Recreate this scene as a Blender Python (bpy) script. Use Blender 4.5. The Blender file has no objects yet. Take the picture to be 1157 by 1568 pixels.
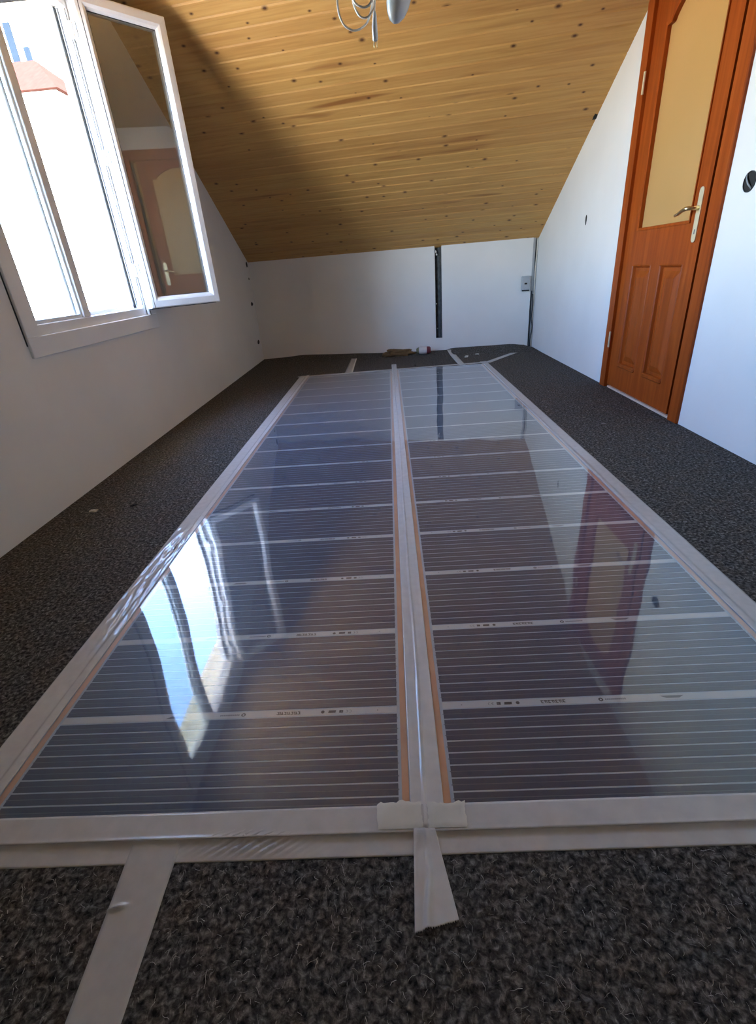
import bpy, bmesh, math, random
from mathutils import Vector, Matrix, noise

random.seed(7)
scene = bpy.context.scene
col = scene.collection

# ------------------------------------------------------------------ camera
CAM_H = 0.85
R_RIGHT = Vector((0.99738616, 0.01113474, -0.07139237))
R_DOWN = Vector((-0.05890838, -0.44684297, -0.8926708))
R_FWD = Vector((-0.04184084, 0.89454311, -0.44501906))
cam_data = bpy.data.cameras.new('camera')
cam = bpy.data.objects.new('camera', cam_data)
col.objects.link(cam)
cam_data.sensor_fit = 'VERTICAL'
cam_data.sensor_height = 24.0
cam_data.lens = 744.157 * 24.0 / 1568.0
cam_data.clip_start = 0.02
m = Matrix((R_RIGHT, -R_DOWN, -R_FWD)).transposed().to_4x4()
m.translation = (0, 0, CAM_H)
cam.matrix_world = m
scene.camera = cam

# ------------------------------------------------------------------ world, sun, exposure
world = bpy.data.worlds.new('sky')
scene.world = world
world.use_nodes = True
wn = world.node_tree.nodes
wl = world.node_tree.links
wn.clear()
sky = wn.new('ShaderNodeTexSky')
sky.sky_type = 'NISHITA'
sky.sun_disc = False
sky.sun_elevation = math.radians(48)
sky.sun_rotation = math.radians(145)
sky.air_density = 1.0
sky.dust_density = 0.3
sky.ozone_density = 2.0
bg = wn.new('ShaderNodeBackground')
bg.inputs['Strength'].default_value = 3.7
wo = wn.new('ShaderNodeOutputWorld')
tint = wn.new('ShaderNodeMix')
tint.data_type = 'RGBA'
tint.blend_type = 'MULTIPLY'
tint.inputs[0].default_value = 1.0
tint.inputs[7].default_value = (0.92, 0.93, 1.02, 1)
wl.new(sky.outputs[0], tint.inputs[6])
wl.new(tint.outputs[2], bg.inputs[0])
wl.new(bg.outputs[0], wo.inputs[0])

sun_data = bpy.data.lights.new('sun', 'SUN')
sun_data.energy = 42.0
sun_data.angle = math.radians(0.5)
sun_data.color = (1.0, 0.91, 0.78)
sun = bpy.data.objects.new('sun', sun_data)
col.objects.link(sun)
sun.rotation_euler = Vector((-0.40, 0.58, -0.71)).to_track_quat('-Z', 'Y').to_euler()
sun.location = (6, -8, 14)

portal_data = bpy.data.lights.new('window_portal', 'AREA')   # sampling guide for the sky seen through the window
portal_data.shape = 'RECTANGLE'
portal_data.size = 1.06
portal_data.size_y = 1.46
portal_data.cycles.is_portal = True
portal = bpy.data.objects.new('window_portal', portal_data)
col.objects.link(portal)
portal.location = (-1.585, 2.69, 1.43)
portal.rotation_euler = (math.radians(90), 0, math.radians(-90))

vs = scene.view_settings
vs.view_transform = 'Standard'
vs.look = 'None'
vs.gamma = 1.0
vs.use_curve_mapping = False
vs.exposure = 1.0
scene.cycles.use_denoising = True
scene.cycles.max_bounces = 9
scene.cycles.diffuse_bounces = 5
scene.cycles.transparent_max_bounces = 16
scene.cycles.use_adaptive_sampling = True
scene.cycles.adaptive_threshold = 0.02
scene.cycles.caustics_reflective = False
scene.cycles.caustics_refractive = False

# ------------------------------------------------------------------ helpers
class MB:
    def __init__(self):
        self.v = []
        self.f = []
        self.mi = []

    def add(self, verts, faces, mi=0):
        b = len(self.v)
        self.v += [tuple(p) for p in verts]
        for f in faces:
            self.f.append(tuple(b + i for i in f))
            self.mi.append(mi)
        return self

    def box(self, x0, x1, y0, y1, z0, z1, mi=0):
        v = [(x0, y0, z0), (x1, y0, z0), (x1, y1, z0), (x0, y1, z0),
             (x0, y0, z1), (x1, y0, z1), (x1, y1, z1), (x0, y1, z1)]
        f = [(0, 3, 2, 1), (4, 5, 6, 7), (0, 1, 5, 4), (1, 2, 6, 5), (2, 3, 7, 6), (3, 0, 4, 7)]
        return self.add(v, f, mi)

    def cbox(self, x0, x1, y0, y1, z0, z1, c=0.003, mi=0):
        bm = bmesh.new()
        bmesh.ops.create_cube(bm, size=1.0)
        for v in bm.verts:
            v.co = ((x0 + x1) / 2 + v.co.x * (x1 - x0), (y0 + y1) / 2 + v.co.y * (y1 - y0), (z0 + z1) / 2 + v.co.z * (z1 - z0))
        bmesh.ops.bevel(bm, geom=bm.edges[:], offset=c, segments=1, affect='EDGES')
        bm.verts.index_update()
        self.add([v.co for v in bm.verts], [[v.index for v in f.verts] for f in bm.faces], mi)
        bm.free()
        return self

    def prism(self, pts, axis, a0, a1, mi=0):
        """polygon pts (2D) extruded along axis ('x','y','z') from a0 to a1"""
        def p3(p, a):
            return {'x': (a, p[0], p[1]), 'y': (p[0], a, p[1]), 'z': (p[0], p[1], a)}[axis]
        n = len(pts)
        v = [p3(p, a0) for p in pts] + [p3(p, a1) for p in pts]
        f = [tuple(range(n))[::-1], tuple(range(n, 2 * n))]
        for i in range(n):
            j = (i + 1) % n
            f.append((i, j, n + j, n + i))
        return self.add(v, f, mi)

    def tube(self, pts, r, seg=8, mi=0, caps=True):
        pts = [Vector(p) for p in pts]
        rr = r if isinstance(r, (list, tuple)) else [r] * len(pts)
        rings = []
        up = None
        for i, p in enumerate(pts):
            t = (pts[min(i + 1, len(pts) - 1)] - pts[max(i - 1, 0)])
            t.normalize()
            if up is None:
                up = Vector((0, 0, 1)) if abs(t.z) < 0.9 else Vector((1, 0, 0))
            a = t.cross(up)
            if a.length < 1e-6:
                a = t.cross(Vector((0, 1, 0)))
            a.normalize()
            b = a.cross(t).normalized()
            up = b
            rings.append([p + (a * math.cos(2 * math.pi * k / seg) + b * math.sin(2 * math.pi * k / seg)) * rr[i] for k in range(seg)])
        v = [q for ring in rings for q in ring]
        f = []
        for i in range(len(pts) - 1):
            for k in range(seg):
                l = (k + 1) % seg
                f.append((i * seg + k, i * seg + l, (i + 1) * seg + l, (i + 1) * seg + k))
        if caps:
            f.append(tuple(range(seg))[::-1])
            f.append(tuple(range((len(pts) - 1) * seg, len(pts) * seg)))
        return self.add(v, f, mi)

    def build(self, name, mats, parent=None, smooth=False, loc=None, rz=None, label=None):
        me = bpy.data.meshes.new(name)
        me.from_pydata(self.v, [], self.f)
        if not isinstance(mats, (list, tuple)):
            mats = [mats]
        for mt in mats:
            me.materials.append(mt)
        for p, i in zip(me.polygons, self.mi):
            p.material_index = i
        bm = bmesh.new()
        bm.from_mesh(me)
        bmesh.ops.recalc_face_normals(bm, faces=bm.faces)
        bm.to_mesh(me)
        bm.free()
        if smooth:
            for p in me.polygons:
                p.use_smooth = True
        return link(name, me, parent, loc, rz, label)


def link(name, me, parent=None, loc=None, rz=None, label=None):
    o = bpy.data.objects.new(name, me)
    col.objects.link(o)
    if parent is not None:
        o.parent = parent
    if loc is not None:
        o.location = loc
    if rz is not None:
        o.rotation_euler = (0, 0, rz)
    if label:
        o['label'] = label
    return o


def empty(name, loc=(0, 0, 0), rz=0.0):
    o = bpy.data.objects.new(name, None)
    col.objects.link(o)
    o.location = loc
    o.rotation_euler = (0, 0, rz)
    return o


def tag(o, label, cat=None, group=None, kind=None):
    o['label'] = label
    if cat:
        o['category'] = cat
    if group:
        o['group'] = group
    if kind:
        o['kind'] = kind
    return o


def autosmooth(o, deg=35):
    bm = bmesh.new()
    bm.from_mesh(o.data)
    for f in bm.faces:
        f.smooth = True
    for e in bm.edges:
        if len(e.link_faces) == 2 and e.calc_face_angle(0) > math.radians(deg):
            e.smooth = False
    bm.to_mesh(o.data)
    bm.free()
    return o


# ------------------------------------------------------------------ materials
def mat(name, color=(0.5, 0.5, 0.5), rough=0.6, metal=0.0, spec=0.5, coat=0.0, coat_rough=0.05):
    mt = bpy.data.materials.new(name)
    mt.use_nodes = True
    b = mt.node_tree.nodes['Principled BSDF']
    b.inputs['Base Color'].default_value = (*color, 1)
    b.inputs['Roughness'].default_value = rough
    b.inputs['Metallic'].default_value = metal
    b.inputs['Specular IOR Level'].default_value = spec
    b.inputs['Coat Weight'].default_value = coat
    b.inputs['Coat Roughness'].default_value = coat_rough
    return mt


def nt(mt):
    return mt.node_tree.nodes, mt.node_tree.links, mt.node_tree.nodes['Principled BSDF']


def N(nodes, typ, **kw):
    n = nodes.new(typ)
    for k, v in kw.items():
        if k.startswith('i_'):
            n.inputs[k[2:].replace('_', ' ')].default_value = v
        else:
            setattr(n, k, v)
    return n


def ramp(nodes, stops):
    r = nodes.new('ShaderNodeValToRGB')
    e = r.color_ramp.elements
    while len(e) < len(stops):
        e.new(0.5)
    for el, (p, c) in zip(e, stops):
        el.position = p
        el.color = (*c, 1) if len(c) == 3 else c
    return r


def noisy(name, c0, c1, scale, rough=0.7, bump=0.0, bscale=None, detail=4, stretch=(1, 1, 1), bdist=0.002, **kw):
    mt = mat(name, c0, rough, **kw)
    nodes, links, b = nt(mt)
    tc = N(nodes, 'ShaderNodeTexCoord')
    mp = N(nodes, 'ShaderNodeMapping')
    mp.inputs['Scale'].default_value = stretch
    links.new(tc.outputs['Object'], mp.inputs[0])
    no = N(nodes, 'ShaderNodeTexNoise', i_Scale=scale, i_Detail=detail)
    links.new(mp.outputs[0], no.inputs['Vector'])
    rp = ramp(nodes, [(0.3, c0), (0.7, c1)])
    links.new(no.outputs['Fac'], rp.inputs[0])
    links.new(rp.outputs[0], b.inputs['Base Color'])
    if bump:
        n2 = N(nodes, 'ShaderNodeTexNoise', i_Scale=bscale or scale * 3, i_Detail=4)
        links.new(mp.outputs[0], n2.inputs['Vector'])
        bp = N(nodes, 'ShaderNodeBump', i_Strength=bump, i_Distance=bdist)
        links.new(n2.outputs['Fac'], bp.inputs['Height'])
        links.new(bp.outputs[0], b.inputs['Normal'])
    return mt


M_plaster = noisy('white_plaster', (0.79, 0.763, 0.730), (0.84, 0.813, 0.780), 2.2, rough=0.75, bump=0.12, bscale=60, bdist=0.001)
M_pvc = noisy('white_window_plastic', (0.80, 0.79, 0.78), (0.84, 0.83, 0.82), 4, rough=0.28)
M_ext = noisy('white_render', (0.80, 0.79, 0.76), (0.86, 0.85, 0.83), 0.6, rough=0.9)
M_cream = noisy('cream_render', (0.78, 0.72, 0.60), (0.84, 0.79, 0.68), 0.5, rough=0.9)
M_rooft = noisy('orange_roof_tiles', (0.040, 0.0175, 0.0130), (0.050, 0.0215, 0.0160), 3, rough=0.9, spec=0.0, stretch=(4, 1, 1))
M_blue = noisy('blue_shutter_paint', (0.012, 0.0175, 0.024), (0.014, 0.020, 0.027), 5, rough=0.9, spec=0.0)
M_eave = noisy('grey_eave_boards', (0.020, 0.020, 0.021), (0.026, 0.026, 0.027), 4, spec=0.0)
M_ground = noisy('pale_gravel', (0.44, 0.39, 0.31), (0.55, 0.49, 0.40), 1.5, rough=0.95, bump=0.4, bscale=20, bdist=0.02)
M_dark = noisy('dark_cavity', (0.012, 0.011, 0.010), (0.03, 0.027, 0.024), 20, rough=0.9)
M_zinc = noisy('galvanised_steel', (0.40, 0.41, 0.42), (0.52, 0.53, 0.54), 12, rough=0.4, metal=0.3)
M_cable_g = noisy('grey_cable', (0.30, 0.31, 0.32), (0.36, 0.37, 0.38), 8, rough=0.45)
M_cable_k = noisy('black_cable', (0.015, 0.015, 0.016), (0.03, 0.03, 0.03), 8, rough=0.4)
M_cable_w = noisy('white_cable', (0.72, 0.66, 0.56), (0.78, 0.72, 0.62), 8, rough=0.35)
M_bulb = noisy('opal_white_glass', (0.80, 0.80, 0.79), (0.85, 0.85, 0.84), 6, rough=0.22)
M_socketp = noisy('grey_socket_plastic', (0.45, 0.46, 0.47), (0.52, 0.53, 0.54), 8, rough=0.35)
M_brass = mat('brushed_brass', (0.80, 0.62, 0.33), 0.28, metal=1.0)
nodes, links, b = nt(M_brass)
_n = N(nodes, 'ShaderNodeTexNoise', i_Scale=90.0)
_r = ramp(nodes, [(0.3, (0.22, 0.22, 0.22)), (0.7, (0.36, 0.36, 0.36))])
links.new(_n.outputs['Fac'], _r.inputs[0])
links.new(_r.outputs[0], b.inputs['Roughness'])
M_plate = noisy('pale_brass_plate', (0.80, 0.66, 0.42), (0.86, 0.73, 0.50), 30, rough=0.35, metal=0.35)
M_rubber = noisy('dark_gasket', (0.02, 0.02, 0.02), (0.03, 0.03, 0.03), 10, rough=0.6)
M_copper = noisy('copper_foil_under_laminate', (0.62, 0.33, 0.20), (0.70, 0.40, 0.26), 14, rough=0.45, metal=0.2)
M_subst = noisy('film_laminate', (0.40, 0.46, 0.54), (0.46, 0.52, 0.60), 5, rough=0.5)
M_cut = noisy('cut_line_laminate', (0.52, 0.53, 0.53), (0.60, 0.60, 0.59), 5, rough=0.5)
M_carbon = noisy('carbon_ink', (0.003, 0.020, 0.064), (0.006, 0.026, 0.078), 5, rough=0.5)
M_carbon2 = noisy('carbon_ink_thin', (0.075, 0.10, 0.14), (0.09, 0.115, 0.155), 5, rough=0.5)
M_ink = noisy('black_print', (0.02, 0.02, 0.02), (0.03, 0.03, 0.03), 5, rough=0.6)
M_inkg = noisy('grey_print', (0.12, 0.12, 0.13), (0.16, 0.16, 0.17), 5, rough=0.6)
M_patch = noisy('white_insulation_tape', (0.56, 0.54, 0.48), (0.64, 0.62, 0.55), 30, rough=0.4, bump=0.2, bscale=60)
M_bundle = noisy('brown_cloth', (0.13, 0.065, 0.022), (0.20, 0.115, 0.045), 14, rough=0.9, bump=0.6, bscale=40, bdist=0.006)
M_canw = noisy('white_can_label', (0.60, 0.54, 0.52), (0.68, 0.62, 0.60), 10, rough=0.4)
M_canr = noisy('dark_red_cap', (0.13, 0.02, 0.03), (0.18, 0.03, 0.04), 10, rough=0.4)
M_crumb = noisy('pale_crumbs', (0.50, 0.49, 0.44), (0.62, 0.60, 0.54), 40, rough=0.9)
M_crumbd = noisy('dark_crumbs', (0.02, 0.018, 0.015), (0.03, 0.026, 0.02), 40, rough=0.9)
M_fibre = noisy('pale_felt_fibre', (0.16, 0.15, 0.14), (0.60, 0.57, 0.53), 60, rough=0.9)
M_hall = noisy('cream_hall_plaster', (0.80, 0.62, 0.33), (0.84, 0.67, 0.37), 1.2, rough=0.9)
M_hallfl = noisy('hall_floor_wood', (0.40, 0.24, 0.10), (0.50, 0.30, 0.14), 3, stretch=(1, 8, 1))
M_gap_light = noisy('pale_gap_light', (0.62, 0.45, 0.34), (0.70, 0.53, 0.42), 20, rough=0.5)  # pale colour stands in for light under the door


def make_pine():
    mt = mat('pine_boards', rough=0.48, spec=0.35)
    nodes, links, b = nt(mt)
    tc = N(nodes, 'ShaderNodeTexCoord')
    oi = N(nodes, 'ShaderNodeObjectInfo')
    mul = N(nodes, 'ShaderNodeMath', operation='MULTIPLY')
    mul.inputs[1].default_value = 37.0
    links.new(oi.outputs['Random'], mul.inputs[0])
    cmb = N(nodes, 'ShaderNodeCombineXYZ')
    links.new(mul.outputs[0], cmb.inputs[0])
    links.new(mul.outputs[0], cmb.inputs[2])
    add = N(nodes, 'ShaderNodeVectorMath', operation='ADD')
    links.new(tc.outputs['Object'], add.inputs[0])
    links.new(cmb.outputs[0], add.inputs[1])
    # grain
    mg = N(nodes, 'ShaderNodeMapping')
    mg.inputs['Scale'].default_value = (1.2, 26, 26)
    links.new(add.outputs[0], mg.inputs[0])
    ng = N(nodes, 'ShaderNodeTexNoise', i_Scale=2.0, i_Detail=6.0, i_Distortion=0.6)
    links.new(mg.outputs[0], ng.inputs['Vector'])
    rg = ramp(nodes, [(0.25, (0.52, 0.27, 0.080)), (0.5, (0.62, 0.345, 0.112)), (0.8, (0.70, 0.42, 0.155))])
    links.new(ng.outputs['Fac'], rg.inputs[0])
    # board tone
    rt = ramp(nodes, [(0.0, (0.90, 0.86, 0.82)), (0.5, (1.0, 0.98, 0.94)), (1.0, (0.98, 0.98, 0.92))])
    links.new(oi.outputs['Random'], rt.inputs[0])
    m1 = N(nodes, 'ShaderNodeMix', data_type='RGBA', blend_type='MULTIPLY')
    m1.inputs[0].default_value = 1.0
    links.new(rg.outputs[0], m1.inputs[6])
    links.new(rt.outputs[0], m1.inputs[7])
    # heartwood streaks
    ms = N(nodes, 'ShaderNodeMapping')
    ms.inputs['Scale'].default_value = (0.55, 7, 1)
    links.new(add.outputs[0], ms.inputs[0])
    ns = N(nodes, 'ShaderNodeTexNoise', i_Scale=1.6, i_Detail=2.0)
    links.new(ms.outputs[0], ns.inputs['Vector'])
    rs = ramp(nodes, [(0.66, (0, 0, 0)), (0.74, (1, 1, 1))])
    links.new(ns.outputs['Fac'], rs.inputs[0])
    m2 = N(nodes, 'ShaderNodeMix', data_type='RGBA', blend_type='MIX')
    links.new(rs.outputs[0], m2.inputs[0])
    links.new(m1.outputs[2], m2.inputs[6])
    m2.inputs[7].default_value = (0.34, 0.14, 0.04, 1)
    # knots
    mk = N(nodes, 'ShaderNodeMapping')
    mk.inputs['Scale'].default_value = (1.0, 1.5, 1.0)
    links.new(add.outputs[0], mk.inputs[0])
    vk = N(nodes, 'ShaderNodeTexVoronoi', voronoi_dimensions='2D', i_Scale=5.2)
    links.new(mk.outputs[0], vk.inputs['Vector'])
    rk = ramp(nodes, [(0.035, (1, 1, 1)), (0.065, (0.6, 0.6, 0.6)), (0.13, (0, 0, 0))])
    sel = N(nodes, 'ShaderNodeSeparateColor')
    links.new(vk.outputs['Color'], sel.inputs[0])
    ksz = N(nodes, 'ShaderNodeMath', operation='ADD')      # knots of different sizes
    ksz.inputs[1].default_value = 0.45
    links.new(sel.outputs[1], ksz.inputs[0])
    kdv = N(nodes, 'ShaderNodeMath', operation='DIVIDE')
    links.new(vk.outputs['Distance'], kdv.inputs[0])
    links.new(ksz.outputs[0], kdv.inputs[1])
    links.new(kdv.outputs[0], rk.inputs[0])
    gt = N(nodes, 'ShaderNodeMath', operation='GREATER_THAN')
    gt.inputs[1].default_value = 0.62
    links.new(sel.outputs[0], gt.inputs[0])
    mm = N(nodes, 'ShaderNodeMath', operation='MULTIPLY')
    links.new(rk.outputs[0], mm.inputs[0])
    links.new(gt.outputs[0], mm.inputs[1])
    m3 = N(nodes, 'ShaderNodeMix', data_type='RGBA', blend_type='MIX')
    links.new(mm.outputs[0], m3.inputs[0])
    links.new(m2.outputs[2], m3.inputs[6])
    m3.inputs[7].default_value = (0.10, 0.035, 0.012, 1)
    links.new(m3.outputs[2], b.inputs['Base Color'])
    bp = N(nodes, 'ShaderNodeBump', i_Strength=0.12, i_Distance=0.001)
    links.new(ng.outputs['Fac'], bp.inputs['Height'])
    links.new(bp.outputs[0], b.inputs['Normal'])
    return mt


M_pine = make_pine()


def make_mahogany():
    mt = mat('red_brown_door_veneer', rough=0.42, spec=0.18)
    nodes, links, b = nt(mt)
    tc = N(nodes, 'ShaderNodeTexCoord')
    mp = N(nodes, 'ShaderNodeMapping')
    mp.inputs['Scale'].default_value = (14, 14, 0.9)
    links.new(tc.outputs['Object'], mp.inputs[0])
    n = N(nodes, 'ShaderNodeTexNoise', i_Scale=2.5, i_Detail=6.0, i_Distortion=0.4)
    links.new(mp.outputs[0], n.inputs['Vector'])
    r = ramp(nodes, [(0.25, (0.25, 0.042, 0.006)), (0.55, (0.36, 0.068, 0.009)), (0.8, (0.43, 0.092, 0.015))])
    links.new(n.outputs['Fac'], r.inputs[0])
    links.new(r.outputs[0], b.inputs['Base Color'])
    return mt


M_door = make_mahogany()


def make_felt():
    mt = mat('grey_felt_underlay', rough=0.95, spec=0.15)
    nodes, links, b = nt(mt)
    tc = N(nodes, 'ShaderNodeTexCoord')
    n1 = N(nodes, 'ShaderNodeTexNoise', i_Scale=105.0, i_Detail=6.0, i_Roughness=0.6, i_Distortion=0.4)
    links.new(tc.outputs['Object'], n1.inputs['Vector'])
    r1 = ramp(nodes, [(0.35, (0.013, 0.011, 0.009)), (0.5, (0.068, 0.061, 0.054)), (0.62, (0.165, 0.152, 0.138)), (0.74, (0.31, 0.29, 0.27))])
    links.new(n1.outputs['Fac'], r1.inputs[0])
    mpf = N(nodes, 'ShaderNodeMapping')
    mpf.inputs['Scale'].default_value = (1.0, 0.38, 1.0)
    mpf.inputs['Rotation'].default_value = (0, 0, 0.5)
    links.new(tc.outputs['Object'], mpf.inputs[0])
    n2 = N(nodes, 'ShaderNodeTexNoise', i_Scale=150.0, i_Detail=2.0, i_Distortion=1.5)
    links.new(mpf.outputs[0], n2.inputs['Vector'])
    r2 = ramp(nodes, [(0.66, (0, 0, 0)), (0.76, (1, 1, 1))])
    links.new(n2.outputs['Fac'], r2.inputs[0])
    mx = N(nodes, 'ShaderNodeMix', data_type='RGBA')
    links.new(r2.outputs[0], mx.inputs[0])
    links.new(r1.outputs[0], mx.inputs[6])
    mx.inputs[7].default_value = (0.30, 0.285, 0.265, 1)
    # brownish / bluish lint patches
    n3 = N(nodes, 'ShaderNodeTexNoise', i_Scale=18.0, i_Detail=3.0)
    links.new(tc.outputs['Object'], n3.inputs['Vector'])
    r3 = ramp(nodes, [(0.3, (0.92, 0.96, 1.0)), (0.5, (1, 1, 1)), (0.72, (1.06, 0.97, 0.89))])
    links.new(n3.outputs['Fac'], r3.inputs[0])
    mu = N(nodes, 'ShaderNodeMix', data_type='RGBA', blend_type='MULTIPLY')
    mu.inputs[0].default_value = 1.0
    links.new(mx.outputs[2], mu.inputs[6])
    links.new(r3.outputs[0], mu.inputs[7])
    links.new(mu.outputs[2], b.inputs['Base Color'])
    bp = N(nodes, 'ShaderNodeBump', i_Strength=0.8, i_Distance=0.004)
    links.new(n1.outputs['Fac'], bp.inputs['Height'])
    links.new(bp.outputs[0], b.inputs['Normal'])
    return mt


M_felt = make_felt()


def make_clear(name, ior=1.5, rough=0.03, tint=(1, 1, 1), gain=1.0, two=False, milky=0.0):
    """thin clear sheet: Fresnel reflection over straight transmission"""
    mt = bpy.data.materials.new(name)
    mt.use_nodes = True
    nodes, links = mt.node_tree.nodes, mt.node_tree.links
    nodes.clear()
    out = N(nodes, 'ShaderNodeOutputMaterial')
    fr = N(nodes, 'ShaderNodeFresnel', i_IOR=ior)
    ge = N(nodes, 'ShaderNodeNewGeometry')      # same reflectance from both faces of the sheet
    mi_ = N(nodes, 'ShaderNodeMapRange')
    mi_.inputs['To Min'].default_value = ior
    mi_.inputs['To Max'].default_value = 1.0 / ior
    links.new(ge.outputs['Backfacing'], mi_.inputs['Value'])
    links.new(mi_.outputs[0], fr.inputs['IOR'])
    tr = N(nodes, 'ShaderNodeBsdfTransparent')
    tr.inputs[0].default_value = (*tint, 1)
    under = tr
    if milky:                                    # faintly cloudy sheet: opacity grows with the path length through it
        df = N(nodes, 'ShaderNodeBsdfDiffuse')
        df.inputs[0].default_value = (0.62, 0.72, 0.84, 1)
        dt = N(nodes, 'ShaderNodeVectorMath', operation='DOT_PRODUCT')
        links.new(ge.outputs['Incoming'], dt.inputs[0])
        links.new(ge.outputs['Normal'], dt.inputs[1])
        ab = N(nodes, 'ShaderNodeMath', operation='ABSOLUTE')
        links.new(dt.outputs['Value'], ab.inputs[0])
        mxm = N(nodes, 'ShaderNodeMath', operation='MAXIMUM')
        mxm.inputs[1].default_value = 0.03
        links.new(ab.outputs[0], mxm.inputs[0])
        dv = N(nodes, 'ShaderNodeMath', operation='DIVIDE')
        dv.inputs[0].default_value = -milky
        links.new(mxm.outputs[0], dv.inputs[1])
        ex = N(nodes, 'ShaderNodeMath', operation='EXPONENT')
        links.new(dv.outputs[0], ex.inputs[0])
        under = N(nodes, 'ShaderNodeMixShader')
        links.new(ex.outputs[0], under.inputs[0])
        links.new(df.outputs[0], under.inputs[1])
        links.new(tr.outputs[0], under.inputs[2])
    gl = N(nodes, 'ShaderNodeBsdfGlossy', i_Roughness=rough)
    gl.inputs[0].default_value = (1, 1, 1, 1)
    mx = N(nodes, 'ShaderNodeMixShader')
    if two:                                      # both faces of the laminate mirror: 2R / (1 + R)
        m2_ = N(nodes, 'ShaderNodeMath', operation='MULTIPLY')
        m2_.inputs[1].default_value = 2.0
        a1_ = N(nodes, 'ShaderNodeMath', operation='ADD')
        a1_.inputs[1].default_value = 1.0
        dv_ = N(nodes, 'ShaderNodeMath', operation='DIVIDE')
        links.new(fr.outputs[0], m2_.inputs[0])
        links.new(fr.outputs[0], a1_.inputs[0])
        links.new(m2_.outputs[0], dv_.inputs[0])
        links.new(a1_.outputs[0], dv_.inputs[1])
        links.new(dv_.outputs[0], mx.inputs[0])
    elif gain != 1.0:
        mg = N(nodes, 'ShaderNodeMath', operation='MULTIPLY', use_clamp=True)
        mg.inputs[1].default_value = gain
        links.new(fr.outputs[0], mg.inputs[0])
        links.new(mg.outputs[0], mx.inputs[0])
    else:
        links.new(fr.outputs[0], mx.inputs[0])
    links.new(under.outputs[0], mx.inputs[1])
    links.new(gl.outputs[0], mx.inputs[2])
    links.new(mx.outputs[0], out.inputs[0])
    return mt


M_foil = make_clear('clear_laminate_gloss', 1.44, 0.035, (0.95, 0.98, 1.0), 1.0, True, 0.036)
M_glass = make_clear('window_glass', 1.45, 0.0, (0.90, 0.95, 0.94), 1.0)
M_sashglass = make_clear('casement_double_glass', 1.6, 0.0, (0.72, 0.74, 0.72), 2.2)


def make_tape(name, colr, alpha, rough=0.3):
    mt = bpy.data.materials.new(name)
    mt.use_nodes = True
    nodes, links = mt.node_tree.nodes, mt.node_tree.links
    b = nodes['Principled BSDF']
    out = [n for n in nodes if n.type == 'OUTPUT_MATERIAL'][0]
    tc = N(nodes, 'ShaderNodeTexCoord')
    n1 = N(nodes, 'ShaderNodeTexNoise', i_Scale=40.0, i_Detail=3.0)
    links.new(tc.outputs['Object'], n1.inputs['Vector'])
    r1 = ramp(nodes, [(0.3, tuple(c * 0.9 for c in colr)), (0.7, colr)])
    links.new(n1.outputs['Fac'], r1.inputs[0])
    links.new(r1.outputs[0], b.inputs['Base Color'])
    b.inputs['Roughness'].default_value = rough
    tr = N(nodes, 'ShaderNodeBsdfTransparent')
    mx = N(nodes, 'ShaderNodeMixShader')
    mx.inputs[0].default_value = alpha
    links.new(tr.outputs[0], mx.inputs[1])
    links.new(b.outputs[0], mx.inputs[2])
    links.new(mx.outputs[0], out.inputs[0])
    return mt


M_tape = make_tape('milky_packing_tape', (0.70, 0.675, 0.645), 0.76, 0.26)
M_tapes = make_tape('clear_wrinkled_tape', (0.78, 0.755, 0.73), 0.78, 0.09)


def make_frost():
    mt = mat('ornamental_frosted_glass', (0.90, 0.80, 0.58), 0.35)
    nodes, links, b = nt(mt)
    out = [n for n in nodes if n.type == 'OUTPUT_MATERIAL'][0]
    tl = N(nodes, 'ShaderNodeBsdfTranslucent')
    tl.inputs[0].default_value = (0.92, 0.72, 0.40, 1)
    mx = N(nodes, 'ShaderNodeMixShader')
    mx.inputs[0].default_value = 0.55
    links.new(b.outputs[0], mx.inputs[1])
    links.new(tl.outputs[0], mx.inputs[2])
    links.new(mx.outputs[0], out.inputs[0])
    tc = N(nodes, 'ShaderNodeTexCoord')
    v = N(nodes, 'ShaderNodeTexVoronoi', i_Scale=120.0)
    links.new(tc.outputs['Object'], v.inputs['Vector'])
    bp = N(nodes, 'ShaderNodeBump', i_Strength=0.25, i_Distance=0.001)
    links.new(v.outputs['Distance'], bp.inputs['Height'])
    links.new(bp.outputs[0], b.inputs['Normal'])
    n1 = N(nodes, 'ShaderNodeTexNoise', i_Scale=3.0)
    r1 = ramp(nodes, [(0.3, (0.74, 0.52, 0.22)), (0.7, (0.80, 0.57, 0.26))])
    links.new(tc.outputs['Object'], n1.inputs['Vector'])
    links.new(n1.outputs['Fac'], r1.inputs[0])
    links.new(r1.outputs[0], b.inputs['Base Color'])
    return mt


M_frost = make_frost()


def make_emit(name, colr, s):
    mt = bpy.data.materials.new(name)
    mt.use_nodes = True
    nodes, links = mt.node_tree.nodes, mt.node_tree.links
    b = nodes['Principled BSDF']
    b.inputs['Base Color'].default_value = (*colr, 1)
    b.inputs['Emission Color'].default_value = (*colr, 1)
    b.inputs['Emission Strength'].default_value = s
    return mt


# ------------------------------------------------------------------ room constants
XL, XR = -1.475, 1.517
Y_REAR = -2.4
WT = 0.10                                    # gable wall thickness
PL = Vector((XL, 5.93, 0))                   # foot of the knee wall, left and right corner
PR = Vector((XR, 5.42, 0))
e_dir = (PR - PL).normalized()               # along the knee wall
n_dir = Vector((e_dir.y, -e_dir.x, 0))       # from the knee wall into the room
WLEN = (PR - PL).length
KNEE = 1.022
TAN = 0.553
COS = 1 / math.sqrt(1 + TAN * TAN)
SIN = TAN * COS
s_dir = n_dir * COS + Vector((0, 0, SIN))    # up the roof slope
f_dir = e_dir.cross(s_dir)                   # out of the boards, into the room
FLAT = 2.30
S_MAX = (FLAT - KNEE) / SIN


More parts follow.
